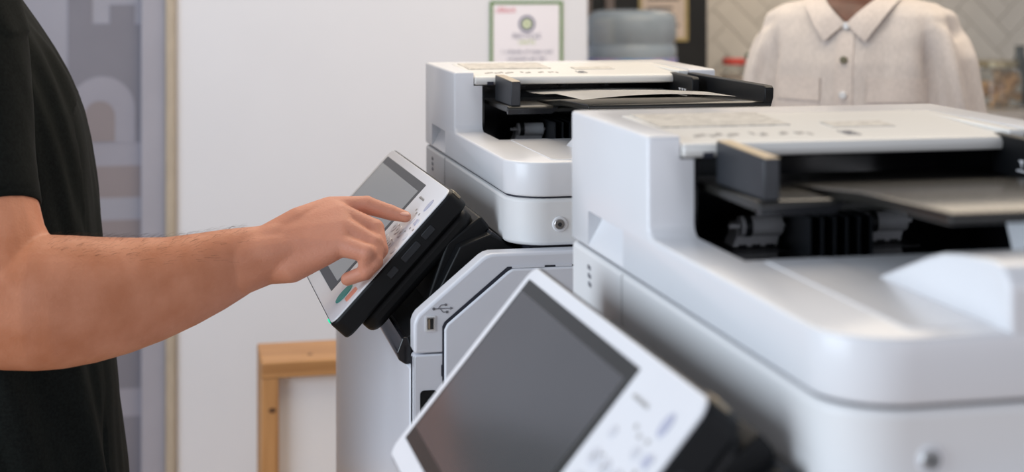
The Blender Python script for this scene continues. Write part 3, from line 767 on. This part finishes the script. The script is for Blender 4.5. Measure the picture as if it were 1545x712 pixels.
# trousers, shoes, hair
bm = bmesh.new()
hull([((-0.255, cy_-0.075, 0.84), 0.105), ((-0.255, cy_+0.075, 0.84), 0.105), ((-0.255, cy_-0.07, 0.90), 0.10), ((-0.255, cy_+0.07, 0.90), 0.10)], bm, 3)
for s in (-1, 1):
    lx = -0.265 if s < 0 else -0.245
    chain([((lx, cy_+s*0.085, 0.80), 0.098), ((lx+0.01, cy_+s*0.10, 0.48), 0.080), ((lx-0.01, cy_+s*0.105, 0.30), 0.074), ((lx-0.02, cy_+s*0.105, 0.12), 0.066)], bm, 3)
mesh_obj('trousers', remesh(bm, 0.009, 4), 'jeans', man, MB)
for s in (-1, 1):
    lx = -0.265 if s < 0 else -0.245
    bm = bmesh.new()
    hull([((lx-0.055, cy_+s*0.105, 0.050), 0.046), ((lx+0.03, cy_+s*0.11, 0.048), 0.046), ((lx+0.15, cy_+s*0.12, 0.038), 0.036)], bm, 3)
    box(bm, lx-0.10, lx+0.185, cy_+s*0.113-0.046, cy_+s*0.113+0.046, 0.0, 0.022)
    mesh_obj('shoe', remesh(bm, 0.006, 3), 'black', man, MB)
bm = bmesh.new()
hull([((-0.300, cy_, 1.665), 0.096), ((-0.325, cy_, 1.640), 0.092), ((-0.262, cy_, 1.690), 0.076)], bm, 3)
mesh_obj('hair', remesh(bm, 0.008, 3), 'hair', man, MB)
# fine hairs along the top of the forearm
bm = bmesh.new()
arm_bvh = BVHTree.FromPolygons([v.co.copy() for v in armme.vertices], [tuple(p.vertices) for p in armme.polygons])
random.seed(11)
for k in range(420):
    u = random.uniform(70, 372)
    t = (u+52)/492
    d = 1.57 + (u-60)/330*0.105 + random.uniform(-0.035, 0.03)
    top = V(u, 250, d)
    hit, nrm, _, _ = arm_bvh.ray_cast(top, Vector((0, 0, -1)))
    if hit is None: continue
    L_ = random.uniform(0.006, 0.013)
    dirv = (nrm*0.55 + Vector((0.75, 0.15, -0.10)) + Vector((random.uniform(-.2, .2), random.uniform(-.2, .2), 0))).normalized()
    w_ = 0.00009
    a0 = hit - nrm*0.0005; a1 = hit + dirv*L_*0.55; a2 = a1 + (dirv - nrm*0.45).normalized()*L_*0.5
    pr = []
    for c, r_ in ((a0, w_), (a1, w_*0.8), (a2, w_*0.3)):
        pr.append([bm.verts.new(c + Vector((0, math.cos(q), math.sin(q)))*r_) for q in (0.5, 2.6, 4.7)])
    for A_, B_ in zip(pr, pr[1:]):
        for i in range(3): bm.faces.new([A_[i], A_[(i+1) % 3], B_[(i+1) % 3], B_[i]])
hr = obj('arm_hair', bm, 'hair', man, MB, smooth=False)
hr['kind'] = 'stuff'

# ================================================================== PERSON IN CREAM SHIRT
PB = (1.330, 2.815, 0.0)
PA = R(-39)
per = empty('person', PB, PA)
tag(per, 'person in a cream linen button-up shirt with chest pockets behind the copiers', 'person')
def el(z, a, b_, cy=0.0, cx=0.0, e=0.85, n=44): return ring((cx, cy, z), (a, 0, 0), (0, b_, 0), n, e)
# body (own frame: faces -y)
bm = bmesh.new()
loft([el(0.80, .155, .105), el(0.95, .14, .10), el(1.1, .15, .105), el(1.22, .165, .10), el(1.28, .13, .085), el(1.31, .075, .06, 0.01)], bm)
chain([((0, 0.012, 1.25), 0.060), ((0, 0.004, 1.31), 0.056), ((0, -0.008, 1.40), 0.050)], bm, 3)
hull([((0, -0.005, 1.50), 0.082), ((0, 0.020, 1.515), 0.084)], bm)
hull([((0, -0.02, 1.455), 0.060), ((0, -0.052, 1.412), 0.032)], bm)
hull([((0, -0.092, 1.49), 0.009), ((0, -0.103, 1.462), 0.014)], bm)
hull([((-0.014, -0.085, 1.432), 0.009), ((0.014, -0.085, 1.432), 0.009)], bm)
for s in (-1, 1):
    hull([((s*0.086, 0.005, 1.47), 0.011), ((s*0.092, 0.012, 1.50), 0.015)], bm)
    hull([((s*0.032, -0.078, 1.505), 0.011)], bm)
    chain([((s*0.135, 0.0, 1.215), 0.034), ((s*0.200, 0.0, 1.00), 0.026), ((s*0.20, -0.075, 0.87), 0.024), ((s*0.19, -0.115, 0.82), 0.024)], bm)
    hull([((s*0.188, -0.118, 0.82), 0.022), ((s*0.178, -0.150, 0.775), 0.022), ((s*0.190, -0.132, 0.765), 0.020)], bm)
    for k in range(4):
        q = Vector((s*(0.196-0.013*k), -0.135-0.006*k, 0.755))
        chain([(q, 0.0088), (q+Vector((0, -0.020, -0.030)), 0.0078), (q+Vector((0, -0.020, -0.055)), 0.0065)], bm)
    chain([((s*0.170, -0.135, 0.80), 0.011), ((s*0.150, -0.160, 0.780), 0.009), ((s*0.145, -0.172, 0.755), 0.0075)], bm)
    chain([((s*0.085, 0.0, 0.80), 0.092), ((s*0.09, 0.0, 0.45), 0.060), ((s*0.09, 0.01, 0.10), 0.038)], bm)
    hull([((s*0.09, 0.03, 0.042), 0.035), ((s*0.10, -0.12, 0.03), 0.027)], bm)
mesh_obj('body', remesh(bm, 0.0065, 5), 'darkskin', per)
# shirt
bm = bmesh.new()
loft([el(1.333, .066, .062, 0.012), el(1.325, .100, .074, 0.010), el(1.312, .150, .088, 0.006), el(1.292, .182, .098, 0.003), el(1.25, .192, .112), el(1.20, .188, .122, -0.004), el(1.12, .190, .128, -0.006), el(1.0, .190, .128, -0.005), el(0.85, .200, .132), el(0.72, .208, .136), el(0.715, .19, .12)], bm)
for s in (-1, 1):
    def a_(c, r1, r2, tilt=0.0): return ring(c, (r1, 0, -r1*tilt*s), (0, r2, 0), 36)
    loft([a_((s*0.135, 0.004, 1.300), .032, .05, 0.6), a_((s*0.155, 0.003, 1.275), .050, .072, 0.6), a_((s*0.168, 0.002, 1.230), .053, .078, 0.4), a_((s*0.180, 0.002, 1.160), .054, .080, 0.25), a_((s*0.193, 0.002, 1.08), .054, .078, 0.2), a_((s*0.206, 0.0, 1.00), .054, .072, 0.1), a_((s*0.214, -0.03, 0.93), .050, .062), a_((s*0.204, -0.085, 0.86), .046, .05), a_((s*0.203, -0.09, 0.852), .04, .04)], bm)
sm = remesh(bm, 0.0052, 7, 0.5)
NRM = [v.normal.copy() for v in sm.vertices]
for v in sm.vertices:
    p = v.co.copy()
    arm = min(1, max(0, (abs(p.x)-0.135)/0.05))
    fall = min(1, max(0, (1.335-p.z)/0.05))
    f = noise.noise(Vector((p.x*34 + p.z*6*(1 if p.x > 0 else -1), p.y*26, p.z*5)))*0.017*arm
    f += noise.noise(Vector((p.x*20, p.y*9+4, p.z*4)))*0.0065*(1-arm) + noise.noise(Vector((p.x*60, p.y*40, p.z*24)))*0.0012
    f += 0.0085*arm*math.sin(p.x*95*(1 if p.x > 0 else -1) + p.y*60 + p.z*16)*min(1, max(0, (1.27-p.z)/0.08))
    # armpit creases running down from the front of the shoulder
    f -= 0.017*math.exp(-((abs(p.x)-0.150-(1.22-p.z)*0.10)/0.010)**2)*min(1, max(0, (1.265-p.z)/0.06))*(1 if p.y < 0.02 else 0)
    v.co = p + NRM[v.index]*f*fall
shirt = mesh_obj('shirt', sm, 'linen', per)
sb = BVHTree.FromPolygons([v.co.copy() for v in sm.vertices], [tuple(p.vertices) for p in sm.polygons])
def front_y(x, z, default=-0.060):
    h, nn, _, _ = sb.ray_cast(Vector((x, -0.6, z)), Vector((0, 1, 0)))
    return h.y if h is not None else default
def drape(name, quad, off, m, th=0.0022, nu=12, nv=12, curve=None):
    """quad = 4 (x,z) corners; laid on the front of the shirt, off metres proud"""
    bm = bmesh.new(); g = []
    for j in range(nv+1):
        row = []
        for i in range(nu+1):
            a, b_ = i/nu, j/nv
            q = [Vector(c) for c in quad]
            p = (q[0]*(1-a)+q[1]*a)*(1-b_) + (q[3]*(1-a)+q[2]*a)*b_
            o_ = off if curve is None else off + curve(a, b_)
            row.append(bm.verts.new((p.x, front_y(p.x, p.y) - o_, p.y)))
        g.append(row)
    for j in range(nv):
        for i in range(nu): bm.faces.new([g[j][i], g[j][i+1], g[j+1][i+1], g[j+1][i]])
    bmesh.ops.recalc_face_normals(bm, faces=bm.faces)
    bmesh.ops.solidify(bm, geom=bm.faces[:], thickness=th)
    return obj(name, bm, m, per)
drape('placket', [(-0.016, 0.74), (0.018, 0.74), (0.018, 1.262), (-0.016, 1.262)], 0.0022, 'linend', nv=40, nu=6)
# neck opening shown as skin is covered by the two collar leaves and the stand
for s in (-1, 1):
    drape('collar_leaf', [(s*0.040, 1.242), (s*0.002, 1.276), (s*0.062, 1.334), (s*0.094, 1.322)], 0.004, 'linend', th=0.003, curve=lambda a, b_: 0.007*math.sin(math.pi*min(1, b_+0.15))+0.004*b_)
bm = bmesh.new()
rows = []
for j in range(5):
    z = 1.300 + 0.0125*j
    row = []
    for i in range(41):
        a = R(-62 + 304*i/40)                     # open at the front
        dip = max(0, -math.sin(a))**2*0.012
        r1 = 0.067 - 0.001*j; r2 = 0.064 - 0.001*j
        row.append(bm.verts.new((r1*math.cos(a), 0.010 + r2*math.sin(a), z - dip)))
    rows.append(row)
for a_r, b_r in zip(rows, rows[1:]):
    for i in range(40): bm.faces.new([a_r[i], a_r[i+1], b_r[i+1], b_r[i]])
bmesh.ops.solidify(bm, geom=bm.faces[:], thickness=0.004)
obj('collar_stand', bm, 'linend', per)
# skin of the throat in the open collar
bm = bmesh.new()
g = []
for j in range(12):
    z = 1.280 + 0.0058*j
    hw = 0.003 + 0.058*min(1, j/9)
    row = []
    for i in range(13):
        x = hw*(i/6-1)
        row.append(bm.verts.new((x, min(front_y(x, min(z, 1.326)) - 0.0045, -0.052-0.006*math.cos(x*20)), z)))
    g.append(row)
for j in range(11):
    for i in range(12): bm.faces.new([g[j][i], g[j][i+1], g[j+1][i+1], g[j+1][i]])
obj('throat', bm, 'throat', per)
for k, (z, m) in enumerate([(1.272, 'pearl'), (1.207, 'olive'), (1.140, 'pearl'), (1.070, 'pearl'), (1.000, 'pearl'), (0.93, 'pearl')]):
    y = front_y(0.001, z)
    bt = obj('button', prism(disc(0.001, z, 0.0072, 0.0072, 20), 'y', y-0.0085, y-0.002), m, per, bevel=0.0012)
for s in (-1, 1):
    eb = bmesh.new(); hull([((s*0.031, -0.086, 1.508), 0.0075)], eb); obj('eye', eb, 'pearl', per)
    eb = bmesh.new(); hull([((s*0.031, -0.0925, 1.508), 0.0036)], eb); obj('iris', eb, 'black', per)
    x0, x1 = s*0.048, s*0.146
    drape('pocket', [(x0, 1.05), (x1, 1.05), (x1, 1.168), (x0, 1.168)], 0.0016, 'linend', th=0.0018)
    xm = (x0+x1)/2
    f = drape('pocket_flap', [(x0-s*0.002, 1.128), (x1+s*0.002, 1.130), (x1+s*0.002, 1.172), (x0-s*0.002, 1.172)], 0.0042, 'linend', th=0.0025)
# trousers and hair
bm = bmesh.new()
loft([el(0.74, .165, .118), el(0.86, .172, .122), el(0.96, .150, .108)], bm)
for s in (-1, 1): chain([((s*0.085, 0.0, 0.78), 0.098), ((s*0.09, 0.0, 0.45), 0.080), ((s*0.09, 0.01, 0.10), 0.066)], bm, 3)
mesh_obj('trousers', remesh(bm, 0.009, 4), 'jeans', per)
for s in (-1, 1):
    bm = bmesh.new()
    hull([((s*0.09, 0.05, 0.045), 0.042), ((s*0.10, -0.13, 0.036), 0.033)], bm, 3)
    box(bm, s*0.095-0.042, s*0.095+0.042, -0.165, 0.09, 0.0, 0.02)
    mesh_obj('shoe', remesh(bm, 0.006, 3), 'black', per)
bm = bmesh.new()
hull([((0, 0.022, 1.545), 0.090), ((0, 0.045, 1.51), 0.088), ((0, -0.010, 1.565), 0.072)], bm, 3)
mesh_obj('hair', remesh(bm, 0.008, 3), 'hair', per)

# ================================================================== BACKGROUND THINGS
# wooden frame unit with white side panel
WX, WY = 0.45, 3.42
wu = empty('wooden_stand', (WX, WY, 0))
OW = (WX, WY, 0)
tag(wu, 'low pine-framed stand with white infill panel in front of the white wall', 'stand')
Y0, Y1, ZT = 3.335, 3.515, 0.533
obj('top_rail', B(0.181, 0.80, Y0, Y1, ZT-0.036, ZT), 'woodx', wu, OW, bevel=0.003)
obj('post', B(0.181, 0.2185, Y0+0.001, Y1-0.001, 0.0, ZT-0.0362), 'woodz', wu, OW, bevel=0.002)
obj('post', B(0.7625, 0.80, Y0+0.001, Y1-0.001, 0.0, ZT-0.0362), 'woodz', wu, OW, bevel=0.002)
obj('bottom_rail', B(0.2186, 0.7624, Y0+0.002, Y1-0.002, 0.05, 0.086), 'woodx', wu, OW, bevel=0.002)
obj('infill_panel', B(0.2186, 0.7624, Y0+0.030, Y0+0.045, 0.0862, ZT-0.0362), 'white', wu, OW)
bm = lathe([(0.0062, 0.0), (0.0058, 0.0006)], (0.290, Y0+0.052, ZT), 16)
obj('screw_plug', bm, 'knot', wu, OW)
obj('wood_knot', prism(disc(0.2045, 0.428, 0.008, 0.006, 16), 'y', Y0+0.0005, Y0+0.004), 'knot', wu, OW)

# recycling poster on the partition
P1 = (0.990, 4.2995, 1.15)
ps = obj('poster', B(0.887, 1.0945, 4.2965, 4.2998, 1.005, 1.298), 'poster', None, smooth=False)
tag(ps, 'green-bordered recycling poster with round emblem on the white wall', 'poster')
for (x0, x1, z0, z1) in [(0.885, 0.8940, 1.003, 1.300), (1.0875, 1.0965, 1.003, 1.300), (0.8940, 1.0875, 1.2915, 1.300), (0.8940, 1.0875, 1.003, 1.011)]:
    obj('border', B(x0, x1, 4.2955, 4.2966, z0, z1), 'gframe', ps, smooth=False)
RT = (R(90), 0, 0)
text_mesh('brand_word', 'cBlack', 0.0225, 'red', ps, (0.902, 4.2962, 1.268), RT, 'LEFT')
bm = bmesh.new()
for i in range(36):
    a0, a1 = 2*math.pi*i/36, 2*math.pi*(i+1)/36
    pts = [(0.992+r_*math.cos(a), 1.2355+r_*math.sin(a)) for r_, a in ((0.0160, a0), (0.0235, a0), (0.0235, a1), (0.0160, a1))]
    prism(pts, 'y', 4.2956, 4.2966, bm)
obj('emblem_ring', bm, 'navy', ps, smooth=False)
obj('emblem_core', prism(disc(0.992, 1.2355, 0.0125, 0.0125, 24), 'y', 4.2957, 4.2966), 'gtext', ps, smooth=False)
obj('emblem_centre', prism(disc(0.992, 1.2355, 0.0055, 0.0055, 18), 'y', 4.2952, 4.2958), 'poster', ps, smooth=False)
text_mesh('heading', 'RECYCLE', 0.0200, 'navy', ps, (0.991, 4.2962, 1.1945), RT)
text_mesh('heading_green', 'UNITS', 0.0170, 'gtext', ps, (0.991, 4.2962, 1.1780), RT)
text_mesh('text_line', '1 x Bottle of water and', 0.0158, 'navy', ps, (0.991, 4.2962, 1.1520), RT)
text_mesh('text_line', 'container per day', 0.0158, 'navy', ps, (0.991, 4.2962, 1.1330), RT)

ps.location = (-0.023, -0.10, 0.001)
# tall dark cabinet with slats and a cream notice
CX = 1.50
cb = empty('dark_cabinet', (1.50, 5.22, 0))
OC = (1.50, 5.22, 0)
tag(cb, 'tall black cabinet standing behind the water cooler', 'cabinet')
obj('carcass', B(1.20, 1.795, 5.0, 5.45, 0.0, 2.2), 'dark', cb, OC, bevel=0.004)
for x in (1.345, 1.425): obj('upright_strip', B(x, x+0.032, 4.985, 5.0, 1.15, 1.9), 'strip', cb, OC, bevel=0.003)
nt_ = obj('notice', B(1.545, 1.722, 4.992, 4.9995, 1.160, 1.52), 'poster2', None, smooth=False)
tag(nt_, 'cream notice with gold border on the black cabinet', 'notice')
for (x0, x1, z0, z1) in [(1.545, 1.556, 1.160, 1.52), (1.711, 1.722, 1.150, 1.52), (1.556, 1.711, 1.150, 1.162)]:
    obj('border', B(x0, x1, 4.989, 4.9925, z0, z1), 'gold', nt_, smooth=False)
for k in range(9):
    obj('text_line', B(1.575, 1.690-0.012*(k % 3), 4.9912, 4.9925, 1.20+0.03*k, 1.209+0.03*k), 'strip', nt_, smooth=False)

# water cooler and its bottle
QX, QY = 1.400, 4.60
wc = empty('water_cooler', (QX, QY, 0)); OQ = (QX, QY, 0)
tag(wc, 'pale floor-standing water cooler under the big bottle', 'water cooler')
obj('cabinet', prism(rrect(QX-0.15, QX+0.15, QY-0.16, QY+0.16, 0.03, 5), 'z', 0.01, 0.86), 'cooler', wc, OQ, bevel=0.008)
obj('collar', lathe([(0.13, 0.86), (0.125, 0.90), (0.06, 0.92)], (QX, QY, 0)), 'cooler', wc, OQ)
obj('drip_tray', B(QX-0.09, QX+0.09, QY-0.20, QY-0.155, 0.60, 0.62), 'slot', wc, OQ, bevel=0.003)
for k in (-1, 1): obj('tap', prism([(QY-0.155, 0.74), (QY-0.20, 0.74), (QY-0.205, 0.715), (QY-0.185, 0.715), (QY-0.18, 0.725), (QY-0.155, 0.725)], 'x', QX+k*0.05-0.012, QX+k*0.05+0.012), 'slot', wc, OQ, bevel=0.002)
bp_ = [(0.028, 0.9205), (0.028, 0.940), (0.075, 0.965), (0.128, 0.995), (0.141, 1.02), (0.141, 1.085), (0.135, 1.093), (0.135, 1.101), (0.141, 1.109), (0.141, 1.150), (0.135, 1.158), (0.135, 1.168), (0.141, 1.176), (0.141, 1.232), (0.136, 1.250), (0.120, 1.262), (0.095, 1.268), (0.050, 1.262), (0.01, 1.258)]
wb = obj('water_bottle', lathe(bp_, (QX, QY, 0), 48), 'bottle', None)
tag(wb, 'large blue-grey plastic water bottle upside down on the cooler', 'bottle')
obj('bottle_label', lathe([(0.1415, 1.035), (0.1425, 1.037), (0.1425, 1.116), (0.1415, 1.118)], (QX, QY, 0), 48), 'blabel', wb)

# kitchen counter, jars
kc = empty('kitchen_counter', (3.2, 5.2, 0)); OK_ = (3.2, 5.2, 0)
tag(kc, 'kitchen counter with stone top along the tiled wall', 'counter')
obj('worktop', B(1.80, 4.5, 4.86, 5.49, 0.86, 0.895), 'counter', kc, OK_, bevel=0.004)
obj('base_unit', B(1.82, 4.48, 4.90, 5.47, 0.0, 0.86), 'cab', kc, OK_)
for k in range(5): 
    d = obj('door', B(1.83+0.53*k, 2.35+0.53*k, 4.882, 4.90, 0.10, 0.85), 'cab', kc, OK_, bevel=0.003)
    obj('handle', B(2.05+0.53*k, 2.15+0.53*k, 4.862, 4.882, 0.78, 0.79), 'chrome', d, OK_)
def jar(x, y, z, r, h, lidm, fillm, lidh=0.018):
    root = empty('glass_jar', (x, y, z)); O_ = (x, y, z)
    obj('glass', lathe([(r*0.92, 0.0), (r, 0.006), (r, h*0.72), (r*0.93, h*0.83), (r*0.78, h*0.90), (r*0.78, h*0.97)], (x, y, z), 32), 'glass', root, O_)
    obj('lid', lathe([(r*0.82, h*0.955), (r*0.84, h*0.96), (r*0.84, h*0.96+lidh), (r*0.80, h*0.96+lidh+0.002)], (x, y, z), 32), lidm, root, O_)
    return root
j = jar(2.945, 5.08, 0.8955, 0.088, 0.155, 'lidolive', None)
tag(j, 'glass jar of brown biscuits with brass lid on the counter', 'jar')
random.seed(5)
for k in range(26):
    a = random.uniform(0, 6.28); rr_ = 0.055*math.sqrt(random.random()); z = 0.905 + 0.0040*k*0.85
    bm = bmesh.new(); bmesh.ops.create_icosphere(bm, subdivisions=2, radius=1.0)
    mm = Matrix.Translation((2.945+rr_*math.cos(a), 5.08+rr_*math.sin(a), z+0.008)) @ Matrix.Rotation(random.uniform(0, 3), 4, (random.random(), random.random(), 0.3)) @ Matrix.Diagonal((0.023, 0.021, 0.0125, 1))
    bmesh.ops.transform(bm, matrix=mm, verts=bm.verts)
    for v in bm.verts: v.co += v.co.normalized()*noise.noise(v.co*90)*0.002
    tag(obj('biscuit', bm, 'cookie'), 'lumpy brown biscuit heaped inside the glass jar', 'biscuit', 'biscuits in the glass jar')
j = jar(1.915, 5.06, 0.8955, 0.048, 0.178, 'lidred', None, 0.016)
obj('filling', lathe([(0.042, 0.01), (0.044, 0.02), (0.044, 0.125), (0.03, 0.13)], (1.915, 5.06, 0.8955), 28), 'cream', j, (1.915, 5.06, 0.8955))
tag(j, 'glass jar with a red lid beside the black cabinet', 'jar')
j = jar(2.010, 5.10, 0.8955, 0.040, 0.188, 'lidgreen', None, 0.022)
obj('filling', lathe([(0.034, 0.01), (0.036, 0.02), (0.036, 0.13), (0.03, 0.135)], (2.010, 5.10, 0.8955), 28), 'cream', j, (2.010, 5.10, 0.8955))
tag(j, 'glass jar with a dark green lid next to the red-lidded one', 'jar')
for k, (x, y, r_, h) in enumerate([(3.085, 5.16, 0.038, 0.22), (3.155, 5.04, 0.043, 0.17), (3.255, 5.16, 0.040, 0.20)]):
    o = obj('carafe', lathe([(r_*0.9, 0), (r_, 0.006), (r_, h*0.6), (r_*0.5, h*0.82), (r_*0.45, h*0.95), (r_*0.52, h)], (x, y, 0.8955), 28), 'dglass', None)
    tag(o, ['tall slim smoky glass carafe right beside the biscuit jar', 'short squat smoky glass carafe between two taller ones', 'smoky glass carafe beyond the short squat one'][k], 'carafe', 'smoky glass carafes on the counter')
